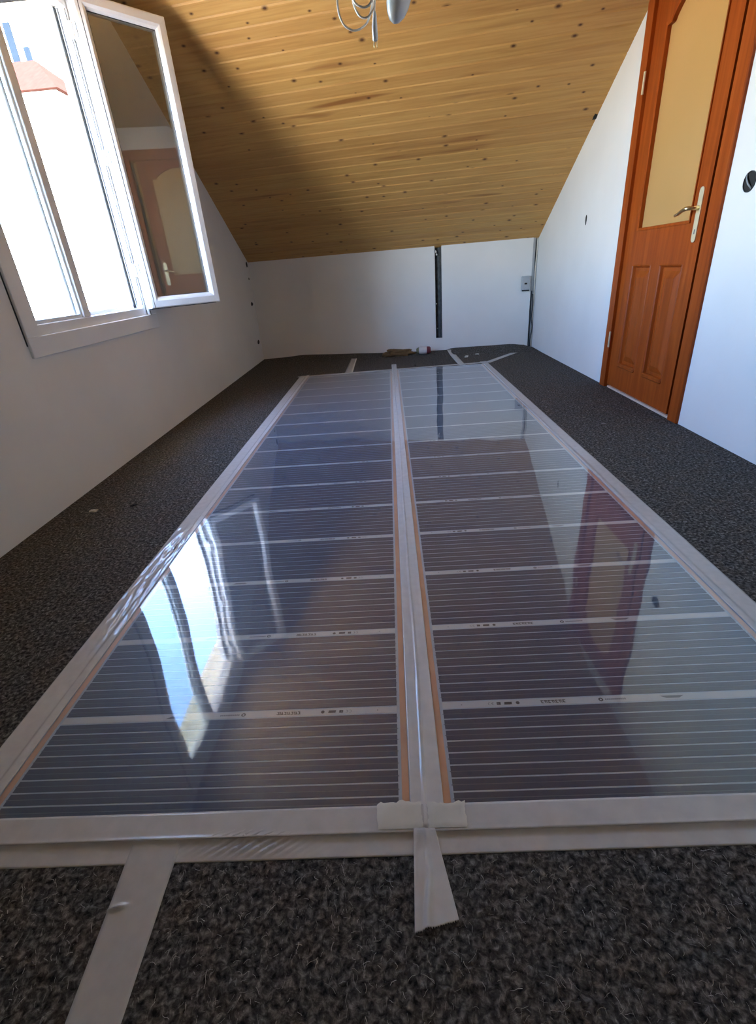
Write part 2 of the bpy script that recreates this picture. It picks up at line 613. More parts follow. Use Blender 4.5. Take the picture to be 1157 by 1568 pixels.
def knee_y(x):
    return PL.y + (PR.y - PL.y) * (x - XL) / (XR - XL)


# ------------------------------------------------------------------ floor
def build_floor():
    mb = MB()
    xs = [XL - 0.02 + (XR - XL + 0.04) * i / 60 for i in range(61)]
    prof = [(-1.5, 0.0), (-1.25, .012), (-0.98, .030), (-0.44, .020), (-0.1, .012), (0.03, .010), (0.45, .010), (0.62, .012), (0.7, .030), (1.0, .036), (1.3, .042), (1.42, .030), (1.49, .008), (1.56, 0.0)]

    def curl(x):
        for (a, za), (b2, zb) in zip(prof, prof[1:]):
            if a <= x <= b2:
                t = (x - a) / (b2 - a)
                t = t * t * (3 - 2 * t)
                return za + (zb - za) * t
        return 0.0
    rows = [Y_REAR, 0, 1.5, 3.0, 4.2] + [4.6 + 0.05 * k for k in range(1, 40)]
    tail = [0.0, .30, .40, .46, .52, .58, .64, .70]
    v = []
    ny = 5 + len(tail) + 1
    for x in xs:
        yb = knee_y(x) + 0.002
        ys = [Y_REAR, 0.0, 1.5, 3.0, 4.2] + [yb - 0.72 + t for t in tail] + [yb]
        for k, y in enumerate(ys):
            dist = yb - y
            z = 0.0
            if dist < 0.42:
                t = 1 - dist / 0.42
                z = curl(x) * t * t * (3 - 2 * t)
            v.append((x, y, z))
    f = []
    for i in range(60):
        for k in range(ny - 1):
            f.append((i * ny + k, (i + 1) * ny + k, (i + 1) * ny + k + 1, i * ny + k + 1))
    mb.add(v, f)
    o = mb.build('floor', M_felt, smooth=True)
    o['kind'] = 'structure'
    o['label'] = 'dark grey speckled felt underlay covering the whole floor'
    sl = MB().box(XL - WT, XR + 0.12, Y_REAR - 0.1, 6.2, -0.20, -0.012).build('screed', M_ground, o)
    return o


floor = build_floor()

# ------------------------------------------------------------------ walls
def wall_cells(mb, axis, a0, a1, us, zs, holes, mi=0):
    """axis 'x' wall: thickness a0..a1 in x, spans us (y cuts) and zs; cells inside a hole are skipped"""
    for u0, u1 in zip(us, us[1:]):
        for z0, z1 in zip(zs, zs[1:]):
            uc, zc = (u0 + u1) / 2, (z0 + z1) / 2
            if any(h[0] < uc < h[1] and h[2] < zc < h[3] for h in holes):
                continue
            if axis == 'x':
                mb.box(a0, a1, u0, u1, z0, z1, mi)
            else:
                mb.box(u0, u1, a0, a1, z0, z1, mi)


WIN = (2.13, 3.245, 0.67, 2.17)
mb = MB()
wall_cells(mb, 'x', XL - WT, XL, [Y_REAR - 0.1, WIN[0], WIN[1], 6.2], [-0.2, WIN[2], WIN[3], 2.6], [WIN])
wall_left = mb.build('wall_left', M_plaster)
wall_left['kind'] = 'structure'

DOOR = (2.60, 3.53, -0.01, 2.06)
RW = 0.12
BOXH = (2.375, 2.435, 1.034, 1.094)
mb = MB()
wall_cells(mb, 'x', XR, XR + RW, [Y_REAR - 0.1, DOOR[0], DOOR[1], 6.2], [-0.2, DOOR[2], DOOR[3], 2.6], [DOOR])
wall_right = mb.build('wall_right', M_plaster)
wall_right['kind'] = 'structure'

mb = MB().box(XL - WT, XR + RW, Y_REAR - 0.1, Y_REAR, -0.2, 2.6)
w = mb.build('wall_rear', M_plaster)
w['kind'] = 'structure'

# knee wall: plasterboard sheets with an open chase and a corner chase (local frame: x along wall, y into room, z up)
knee = empty('wall_back', (PL.x, PL.y, 0), math.atan2(e_dir.y, e_dir.x))
knee['kind'] = 'structure'


def s_at(x):                                  # world x -> distance along the knee wall
    return (x - PL.x) / e_dir.x


S0, S1 = s_at(0.520), s_at(0.588)             # open vertical chase
S2 = s_at(1.468)                              # corner chase starts here
T = 0.0125
# inside the local frame +y points AWAY from the room (n_dir = local -y)
MB().box(-0.05, S0, 0, T, -0.02, 1.12).build('plasterboard', M_plaster, knee)
MB().box(S0, S1, 0, T, -0.02, 0.14).build('plasterboard', M_plaster, knee)
MB().box(S1, S2, 0, T, -0.02, 1.12).build('plasterboard', M_plaster, knee)
MB().box(-0.05, WLEN + 0.1, 0.075, 0.09, -0.02, 1.2).build('cavity_back', M_dark, knee)
# galvanised stud standing in the chase: C profile
mb = MB()
c0 = S0 - 0.004
mb.box(c0 + .002, c0 + 0.055, 0.050, 0.0515, 0.0, 1.12)
mb.box(c0 + 0.0535, c0 + 0.055, 0.014, 0.050, 0.0, 1.12)
mb.box(c0 + 0.055, S1 + 0.01, 0.022, 0.0235, 0.0, 1.12)
mb.build('stud', [noisy('dark_steel', (0.045, 0.045, 0.045), (0.11, 0.11, 0.11), 25, rough=0.5, metal=0.3)], knee)  # stud coloured much darker than the corner one
mb = MB()
for (sx, z, w_, h_) in ((S0 + .006, .965, .010, .022), (S0 + .012, .94, .012, .016), (S0 + .002, .48, .012, .012), (S0 + .012, .235, .008, .008)):
    mb.prism([(sx, z), (sx + w_, z - h_ * .3), (sx + w_ * 1.3, z + h_ * .4), (sx + w_ * .3, z + h_)], 'y', 0.010, 0.022)
mb.build('plaster_splash', M_plaster, knee)
# corner chase: stud flange plus cables
mb = MB()
mb.box(S2 - .004, S2 + 0.020, 0.030, 0.0315, 0.0, 1.12)
mb.box(S2 + 0.018, S2 + 0.0195, 0.004, 0.030, 0.0, 1.12)
mb.box(WLEN - 0.012, WLEN + 0.01, 0.012, 0.0135, 0.0, 1.12)
mb.box(S2, S2 + 0.019, 0.004, 0.0055, 0.55, 1.12)
mb.build('corner_stud', M_zinc, knee)


def wavy(s, y, z0, z1, amp, ph, n=26):
    return [(s + amp * math.sin(ph + i * 0.55) + amp * .6 * math.sin(ph * 2 + i * 0.21), y + amp * .4 * math.cos(i * .5 + ph), z0 + (z1 - z0) * i / (n - 1)) for i in range(n)]


MB().tube(wavy(S2 + 0.024, 0.014, 0.0, 1.10, 0.003, 0.3), 0.0055, 8).build('cable', M_cable_g, knee, True)
MB().tube(wavy(S2 + 0.036, 0.010, 0.0, 1.10, 0.003, 1.9), 0.006, 8).build('cable', M_cable_w, knee, True)
MB().tube(wavy(S2 + 0.010, 0.012, 0.0, 0.56, 0.004, 0.9), 0.006, 8).build('cable', M_cable_k, knee, True)
MB().tube(wavy(S2 + 0.029, 0.003, 0.0, 0.52, 0.005, 2.9), 0.005, 8).build('cable', M_cable_k, knee, True)

# small fixing holes along the left corner
for (yy, zz, r_, h_) in ((5.865, 1.000, .036, .030), (5.86, .862, .020, .012), (5.80, .612, .050, .020), (5.80, .212, .048, .024)):
    mb = MB()
    pts = []
    for k in range(10):
        a = 2 * math.pi * k / 10
        rr = (0.85 + 0.3 * random.random())
        pts.append((yy + r_ * rr * math.cos(a), zz + h_ * rr * math.sin(a)))
    mb.prism(pts, 'x', XL - 0.004, XL + 0.0012)
    mb.build('fixing_hole', M_dark, wall_left)
# hole, junction box and notch in the right wall
mb = MB()
pts = [(4.214 + .014 * math.cos(a) * (1 + .2 * math.sin(3 * a)), 1.069 + .034 * math.sin(a)) for a in [2 * math.pi * k / 12 for k in range(12)]]
mb.prism(pts, 'x', XR - 0.0012, XR + 0.004)
mb.build('cable_hole', M_dark, wall_right)
jb = MB()
ring = []
yc, zc, rb = 2.405, 1.064, 0.038
n = 20
for k in range(n):
    a = 2 * math.pi * k / n
    ring.append((math.cos(a), math.sin(a)))
jb.prism([(yc + rb * c, zc + rb * s) for c, s in ring], 'x', XR - 0.0015, XR + 0.003)
o_jb = jb.build('junction_box', M_dark, wall_right)
jb = MB()
for k in range(n):
    a0, a1 = ring[k], ring[(k + 1) % n]
    v = []
    for xx in (XR - 0.004, XR + 0.001):
        for rr in (rb - 0.004, rb):
            for a in (a0, a1):
                v.append((xx, yc + rr * a[0], zc + rr * a[1]))
    jb.add(v, [(0, 1, 3, 2), (4, 6, 7, 5), (0, 4, 5, 1), (2, 3, 7, 6)])
jb.build('box_rim', M_cable_k, o_jb)
MB().tube([(XR - .003, yc - .022, zc - .026), (XR - .010, yc - .004, zc - .006), (XR - .008, yc + .012, zc + .012), (XR - .003, yc + .022, zc + .028)], 0.0035, 7).build('loose_wire', M_cable_g, o_jb, True)
mb = MB().prism([(4.195, 1.712), (4.235, 1.690), (4.245, 1.668), (4.215, 1.672), (4.19, 1.695)], 'x', XR - 0.022, XR + 0.004)
mb.build('ceiling_notch', M_dark, wall_right)

# ------------------------------------------------------------------ ceiling
o3 = PL + Vector((0, 0, KNEE))
Mslope = Matrix((e_dir, s_dir, f_dir)).transposed().to_4x4()
Mslope.translation = o3
ceiling = empty('ceiling')
ceiling['kind'] = 'structure'
ceiling['label'] = 'sloping pine tongue-and-groove ceiling with dark knots'
SK = -n_dir.x * COS / e_dir.x               # sideways shift per metre of slope, so that boards end inside the gable walls
sl = MB().prism([(-0.06 - .05 * SK, -0.05), (WLEN + 0.06 - .05 * SK, -0.05), (WLEN + 0.06 + SK * (S_MAX + .05), S_MAX + 0.05), (-0.06 + SK * (S_MAX + .05), S_MAX + 0.05)], 'z', -0.10, -0.0165).build('roof_deck', M_dark, ceiling)
sl.matrix_world = Mslope
PITCH = 0.0765 / COS
NB = int(S_MAX / PITCH) + 1
c = 0.0038
x0, x1 = -0.035, WLEN + 0.035
prof = [(0.0, -0.012), (0.0, -0.0025), (0.0025, 0.0), (PITCH - 0.0095, 0.0), (PITCH - 0.0012, -c), (PITCH - 0.0012, -0.012)]
mb = MB()
mb.prism(prof, 'x', x0, x1)
b0 = mb.build('ceiling_board', M_pine, ceiling)
for i in range(NB):
    b_ = b0 if i == 0 else b0.copy()
    if i:
        col.objects.link(b_)
        b_.parent = ceiling
    t = Mslope.copy()
    t.translation = o3 + s_dir * (i * PITCH - 0.030) + e_dir * (SK * (i * PITCH - 0.03))
    b_.matrix_world = t
# flat part above the camera
q0 = PL + n_dir * ((FLAT - KNEE) / TAN)
q1 = PR + n_dir * ((FLAT - KNEE) / TAN)
q0 = Vector((XL - 0.07, q0.y + (q0.x - XL + .07) * .17, 0))
q1 = Vector((XR + 0.07, q1.y - (XR + .07 - q1.x) * .17, 0))
mb = MB().prism([(q0.x, q0.y + .05), (q1.x, q1.y + .05), (XR + 0.07, Y_REAR - 0.05), (XL - 0.07, Y_REAR - 0.05)], 'z', FLAT, FLAT + 0.12)
mb.build('flat_ceiling', M_pine, ceiling)

# ------------------------------------------------------------------ window (left wall)
win = empty('window_1', (XL, 2.69, 0.68))
win['kind'] = 'structure'
win['label'] = 'white plastic two-light window with its right casement wide open'


def wloc(o):
    o.location = (-XL, -2.69, -0.68)
    return o


CY0, CY1, CZ0, CZ1 = 2.070, 3.324, 0.621, 2.235
IY0, IY1, IZ0, IZ1 = 2.160, 3.225, 0.702, 2.150
# casing boards
mb = MB().cbox(XL - 0.002, XL + 0.012, CY0, CY1, CZ0, IZ0, 0.002)
wloc(mb.build('casing_bottom', M_pvc, win))
mb = MB().cbox(XL - 0.002, XL + 0.012, CY0, CY1, IZ1, CZ1, 0.002)
wloc(mb.build('casing_top', M_pvc, win))
mb = MB().cbox(XL - 0.002, XL + 0.012, CY0, IY0, IZ0, IZ1, 0.002)
wloc(mb.build('casing_side', M_pvc, win))
mb = MB().cbox(XL - 0.002, XL + 0.012, IY1, CY1, IZ0, IZ1, 0.002)
wloc(mb.build('casing_side', M_pvc, win))
mb = MB().box(XL - 0.001, XL + 0.002, CY0 - 0.006, CY0, CZ0 + .05, CZ1)
wloc(mb.build('casing_gap', M_rubber, win))
# fixed frame: rails with a stepped rebate
FO = XL - 0.070
def rail(y0, y1, z0, z1, name='frame_rail'):
    return wloc(MB().cbox(FO, XL - 0.006, y0, y1, z0, z1, 0.003).build(name, M_pvc, win))
rail(2.132, 3.243, 0.672, 0.745)
rail(2.132, 3.243, 2.105, 2.168)
rail(2.132, 2.184, 0.745, 2.105)
rail(3.196, 3.243, 0.745, 2.105)
rail(2.552, 2.612, 0.745, 2.105, 'mullion')
# outer rebate steps of the open light and the jamb
wloc(MB().cbox(FO - 0.02, FO + 0.018, 3.172, 3.205, 0.745, 2.105, 0.003).build('jamb_step', M_pvc, win))
wloc(MB().cbox(FO - 0.02, FO + 0.018, 2.60, 3.20, 0.735, 0.765, 0.003).build('sill_step', M_pvc, win))
wloc(MB().cbox(FO + 0.018, FO + 0.024, 3.184, 3.198, 0.75, 2.10, 0.001).build('gasket_groove_line', M_rubber, win))
# glazing beads of the closed light (seen edge-on beside the mullion)
wloc(MB().cbox(XL - 0.034, XL - 0.016, 2.538, 2.554, 0.745, 2.105, 0.003).build('glazing_bead', M_pvc, win))
wloc(MB().cbox(XL - 0.052, XL - 0.036, 2.526, 2.554, 0.745, 2.105, 0.003).build('glazing_bead', M_pvc, win))
wloc(MB().cbox(XL - 0.052, XL - 0.016, 2.184, 2.54, 0.745, 0.762, 0.003).build('glazing_bead', M_pvc, win))
wloc(MB().cbox(XL - 0.052, XL - 0.016, 2.184, 2.54, 2.088, 2.105, 0.003).build('glazing_bead', M_pvc, win))
wloc(MB().cbox(XL - 0.052, XL - 0.016, 2.184, 2.196, 0.76, 2.09, 0.003).build('glazing_bead', M_pvc, win))
wloc(MB().box(XL - 0.047, XL - 0.042, 2.186, 2.55, 0.75, 2.10).build('window_pane', M_glass, win))
# outside sill and reveals
wloc(MB().box(XL - WT - 0.04, FO - 0.002, 2.132, 3.243, 0.655, 0.672).build('outer_sill', M_ext, win))

M_groove = noisy('grey_groove_shade', (0.055, 0.055, 0.06), (0.075, 0.075, 0.08), 10, rough=0.7, spec=0.2)  # grey strips stand in for shaded gaps and grooves of the profile
wloc(MB().box(XL - 0.008, XL - 0.0045, 3.200, 3.205, 0.76, 2.10).build('gasket_groove_line', M_groove, win))
wloc(MB().box(XL + 0.0115, XL + 0.0128, 3.240, 3.246, 0.70, 2.15).build('gasket_groove_line', M_groove, win))
wloc(MB().box(FO + 0.030, FO + 0.036, 3.1935, 3.197, 0.76, 2.10).build('gasket_groove_line', M_groove, win))
# open casement
ANG = 140.0
a = math.radians(ANG)
rz = math.atan2(-math.cos(a), math.sin(a))
sash = empty('casement_sash', (XL + 0.022, 3.222, 0.735), rz)
sash['category'] = 'window sash'
sash['label'] = 'open white casement sash with reflecting glass swung against the left wall'
SW, SZ = 0.487, 1.435
ST = 0.066
D0, D1 = -0.030, 0.034


def sash_member(poly, z0=None):
    pass


def mitred(mb, w, h, t, d0, d1, inset=0.0):
    """four mitred members of a rectangular frame in the local x-z plane with rounded (chamfered) inner lip"""
    out = []
    o_ = [(0, 0), (w, 0), (w, h), (0, h)]
    i_ = [(t, t), (w - t, t), (w - t, h - t), (t, h - t)]
    for k in range(4):
        l = (k + 1) % 4
        q = MB()
        def P(p, d):
            return (p[0], d, p[1])
        mid = lambda p, r, s: (p[0] + (r[0] - p[0]) * s, p[1] + (r[1] - p[1]) * s)
        A, B, C, D = o_[k], o_[l], i_[l], i_[k]
        # profile: outer edge -> chamfer -> face -> sloped bead to the glass
        rows = []
        for s, d in ((0.0, d1), (0.0, d0 + .006), (0.09, d0), (0.62, d0 - .002), (0.80, d0 + .004), (1.0, d0 + .020), (1.0, d1 - .012), (0.78, d1 - .002), (0.5, d1)):
            rows.append((P(mid(A, D, s), d), P(mid(B, C, s), d)))
        v = [p for r in rows for p in r]
        nr = len(rows)
        f = []
        for r in range(nr):
            r2 = (r + 1) % nr
            f.append((2 * r, 2 * r + 1, 2 * r2 + 1, 2 * r2))
        f.append(tuple(2 * r for r in range(nr)))
        f.append(tuple(2 * r + 1 for r in range(nr))[::-1])
        q.add(v, f)
        out.append(q)
    return out


for q, nm in zip(mitred(None, SW, SZ, ST, D0, D1), ('sash_rail', 'sash_stile', 'sash_rail', 'sash_stile')):
    q.build(nm, M_pvc, sash)
MB().box(ST - .008, SW - ST + .008, -0.006, 0.006, ST - .008, SZ - ST + .008).build('pane', M_sashglass, sash)
g = MB()
e_ = 0.004
for (xa, xb, za, zb) in ((ST - e_, SW - ST + e_, ST - e_, ST), (ST - e_, SW - ST + e_, SZ - ST, SZ - ST + e_), (ST - e_, ST, ST, SZ - ST), (SW - ST, SW - ST + e_, ST, SZ - ST)):
    g.box(xa, xb, -0.013, -0.007, za - .0, zb)
g.build('gasket_groove_line', M_rubber, sash)
MB().box(0.004, SW - .004, D1 - .012, D1 + .003, -0.006, 0.0).build('bottom_seal', M_rubber, sash)
for gx in (0.0035, 0.021):
    MB().box(gx, gx + 0.0035, D0 - .0015 + (.004 if gx < .01 else 0), D0 + .004, 0.004, SZ - .004).build('gasket_groove_line', M_groove, sash)
# hinges on the jamb
for zz in (0.95, 1.50, 2.02):
    h = MB()
    h.tube([(XL + 0.014, 3.212, zz - 0.042), (XL + 0.014, 3.212, zz + 0.042)], 0.0085, 10)
    o = h.build('hinge', M_pvc, win, False)
    wloc(o)
    h2 = MB().cbox(XL - 0.004, XL + 0.012, 3.192, 3.206, zz - 0.036, zz + 0.030, 0.002).build('hinge_leaf', M_pvc, o)

# ------------------------------------------------------------------ door (right wall)
door = empty('door_1', (XR, 3.075, 0))
door['kind'] = 'structure'
door['label'] = 'red-brown wooden door with an arched frosted glass pane and two lower panels'


def dloc(o):
    o.location = (-XR, -3.075, 0)
    return o


def ceil_z(y):                                # ceiling height on the right wall
    return KNEE + (PR.y - y) * (-n_dir.y) * TAN


CP = XR - 0.016
zt = 2.115
yc0, yc1 = 2.552, 3.572
# casings (trim); the far one is cut under the slope
dloc(MB().cbox(CP, XR + 0.004, yc0, yc0 + 0.088, 0, zt, 0.004).build('casing', M_door, door))
zc0, zc1 = ceil_z(yc1) - 0.004, ceil_z(yc1 - 0.082) - 0.004
dloc(MB().prism([(yc1 - 0.078, 0), (yc1, 0), (yc1, min(zt, zc0)), (yc1 - 0.078, min(zt, zc1))], 'x', CP, XR + 0.004).build('casing', M_door, door))
yk = yc1 - 0.078
dloc(MB().prism([(yc0 + 0.088, 2.030), (yk, 2.030), (yk, min(zt, ceil_z(yk) - .004)), (3.42, zt), (yc0 + 0.088, zt)], 'x', CP, XR + 0.004).build('casing_head', M_door, door))
# jamb lining
dloc(MB().box(XR - 0.002, XR + RW, 2.601, 2.630, 0, 2.05).build('jamb_lining', M_door, door))
dloc(MB().box(XR - 0.002, XR + RW, 3.500, 3.529, 0, 2.05).build('jamb_lining', M_door, door))
dloc(MB().box(XR - 0.002, XR + RW, 2.630, 3.500, 2.028, 2.055).build('jamb_lining', M_door, door))
dloc(MB().box(XR + 0.060, XR + 0.074, 2.628, 2.650, 0, 2.03).build('gap_shade_strip', M_rubber, door))  # dark strip set deep in the leaf gap to paint its shade
dloc(MB().cbox(XR - 0.004, XR + RW, 2.655, 3.47, -0.004, 0.012, 0.002).build('threshold_gap_light', M_gap_light, door))  # pale strip painted as the sliver of light below the leaf

# leaf
LX0, LX1 = XR + 0.004, XR + 0.044
LY0, LY1, LZ0, LZ1 = 2.690, 3.497, 0.016, 2.022
GY0, GY1, GZ0, GZ1 = 2.800, 3.362, 0.945, 1.872
GM, GR = (GY0 + GY1) / 2, 0.17


def arch(y):
    """top of the glass opening: flat shoulders, then an arch in the middle"""
    d = abs(y - GM)
    if d > 0.225:
        return GZ1
    return GZ1 + 0.095 * math.cos(d / 0.225 * math.pi / 2) ** 0.7


leaf = MB()
leaf.box(LX0, LX1, LY0, GY0, LZ0, LZ1)
leaf.box(LX0, LX1, GY1, LY1, LZ0, LZ1)
# panelled lower part: frame round two recessed fields
PZ0, PZ1 = 0.165, 0.765
PA, PB = (2.800, 3.030), (3.130, 3.362)
leaf.box(LX0, LX1, GY0, GY1, LZ0, PZ0)
leaf.box(LX0, LX1, GY0, GY1, PZ1, GZ0)
leaf.box(LX0, LX1, PA[1], PB[0], PZ0, PZ1)
# arched top rail
K = 40
ys = [GY0 + (GY1 - GY0) * k / K for k in range(K + 1)]
for ya, yb in zip(ys, ys[1:]):
    za, zb = arch(ya), arch(yb)
    v = [(LX0, ya, za), (LX0, yb, zb), (LX0, yb, LZ1), (LX0, ya, LZ1), (LX1, ya, za), (LX1, yb, zb), (LX1, yb, LZ1), (LX1, ya, LZ1)]
    leaf.add(v, [(0, 1, 2, 3), (4, 7, 6, 5), (0, 4, 5, 1), (3, 2, 6, 7)])
leaf_o = dloc(leaf.build('door_leaf', M_door, door))
for (p0, p1) in (PA, PB):
    q = MB()
    # moulding sloping into the recess, then a raised field
    steps = [(0.0, 0.0), (0.004, -0.003), (0.010, 0.002), (0.016, 0.016), (0.034, 0.016), (0.066, 0.004), (0.070, 0.003)]
    rings = []
    for ins, dep in steps:
        rings.append([(LX0 + dep, p0 + ins, PZ0 + ins), (LX0 + dep, p1 - ins, PZ0 + ins), (LX0 + dep, p1 - ins, PZ1 - ins), (LX0 + dep, p0 + ins, PZ1 - ins)])
    v = [p for r in rings for p in r]
    f = []
    for r in range(len(rings) - 1):
        for k in range(4):
            l = (k + 1) % 4
            f.append((r * 4 + k, r * 4 + l, r * 4 + 4 + l, r * 4 + 4 + k))
    f.append(tuple(range(len(rings) * 4 - 4, len(rings) * 4)))
    q.add(v, f)
    q.box(LX0 + 0.020, LX1, p0, p1, PZ0, PZ1)
    po = q.build('door_panel', M_door, leaf_o)
# lower quarter mouldings (proud of the field)
    MB().cbox(LX0 - 0.010, LX0 + 0.004, p0 + 0.002, p1 - 0.002, PZ0 - 0.008, PZ0 + 0.018, 0.006).build('panel_moulding', M_door, leaf_o)
# glazing bead around the pane
gb = MB()
bw, bp = 0.014, 0.006
outl = [(GY0, GZ0), (GY1, GZ0)] + [(y, arch(y)) for y in reversed(ys)]
inn = []
for y, z in outl:
    iy = min(max(y, GY0 + bw), GY1 - bw)
    iz = z + bw if z == GZ0 else z - bw
    inn.append((iy, iz))
nn = len(outl)
v = []
for (y, z), (iy, iz) in zip(outl, inn):
    v += [(LX0 - bp, y, z), (LX0 - bp + .003, iy, iz), (LX0 + .018, iy, iz), (LX0 + .018, y, z)]
f = []
for k in range(nn):
    l = (k + 1) % nn
    for r in range(4):
        r2 = (r + 1) % 4
        f.append((k * 4 + r, l * 4 + r, l * 4 + r2, k * 4 + r2))
gb.add(v, f)
gb.build('glazing_bead', M_door, leaf_o)
# frosted pane
pane = MB()
pane.prism([(GY0 + .004, GZ0 + .004), (GY1 - .004, GZ0 + .004)] + [(min(max(y, GY0 + .004), GY1 - .004), arch(y) - .004) for y in reversed(ys)], 'x', LX0 + .019, LX0 + .023)
pane.build('frosted_pane', M_frost, leaf_o)
# handle
hy = 2.742
pl = MB()
pts = []
for k in range(17):
    a_ = math.pi * k / 16
    pts.append((hy + 0.018 * math.cos(a_), 1.073 + 0.018 * math.sin(a_)))
for k in range(17):
    a_ = math.pi + math.pi * k / 16
    pts.append((hy + 0.018 * math.cos(a_), 0.877 + 0.018 * math.sin(a_)))
pl.prism(pts, 'x', LX0 - 0.006, LX0 + 0.0005)
hp = pl.build('handle_plate', M_plate, leaf_o)
MB().box(LX0 - 0.0066, LX0 - 0.0055, hy - .004, hy + .004, 0.895, 0.915).build('keyhole', M_inkg, hp)
hx = LX0 - 0.006
lev = MB().tube([(hx, hy, 1.005), (hx - .030, hy, 1.005), (hx - .046, hy + .004, 1.006), (hx - .052, hy + .020, 1.006), (hx - .050, hy + .055, 1.000), (hx - .046, hy + .090, .990), (hx - .046, hy + .118, .985)],
                [.010, .009, .0095, .0095, .0085, .008, .0065], 10)
lev.build('lever', M_brass, hp, True)
# hinge
dloc(MB().tube([(XR - .018, 3.497, 0.265), (XR - .018, 3.497, 0.365)], 0.007, 8).build('door_hinge', M_plate, door))
dloc(MB().tube([(XR - .018, 3.497, 1.62), (XR - .018, 3.497, 1.72)], 0.007, 8).build('door_hinge', M_plate, door))

# hall behind the door
HX1, HY0, HY1 = XR + RW + 1.5, 1.2, 5.2
mb = MB()
mb.box(HX1, HX1 + .1, HY0, HY1, -0.05, 2.5)
mb.box(XR + RW, HX1 + .1, HY0 - .1, HY0, -0.05, 2.5)
mb.box(XR + RW, HX1 + .1, HY1, HY1 + .1, -0.05, 2.5)
mb.box(XR + RW, HX1 + .1, HY0 - .1, HY1 + .1, 2.45, 2.55)
w = mb.build('wall_hall', M_hall)
w['kind'] = 'structure'
mb = MB().box(XR + RW, HX1 + .1, HY0 - .1, HY1 + .1, -0.15, -0.012)
w = mb.build('floor_hall', M_hallfl)
w['kind'] = 'structure'
hl = empty('added_hall_lamp', (XR + RW + .75, 3.0, 2.45))  # unseen lamp, added so the frosted pane glows from behind
tag(hl, 'unseen round lamp added in the hall to light the frosted door glass', 'lamp')
bm = bmesh.new()
bmesh.ops.create_uvsphere(bm, u_segments=20, v_segments=12, radius=0.10)
me = bpy.data.meshes.new('globe')
bm.to_mesh(me)
bm.free()
me.materials.append(make_emit('added_lamp_glow', (1.0, 0.86, 0.62), 14.0))
for p in me.polygons:
    p.use_smooth = True
o = link('globe', me, hl, (0, 0, -0.11))
MB().tube([(0, 0, -0.02), (0, 0, 0.0)], 0.06, 16).build('ceiling_rose', M_pvc, hl)

# ------------------------------------------------------------------ heating films
STRIP0 = 0.530
CUTP = 0.2545
CUTW = 0.0185
Y_CUT0 = 0.7515
FILM_END = 4.655


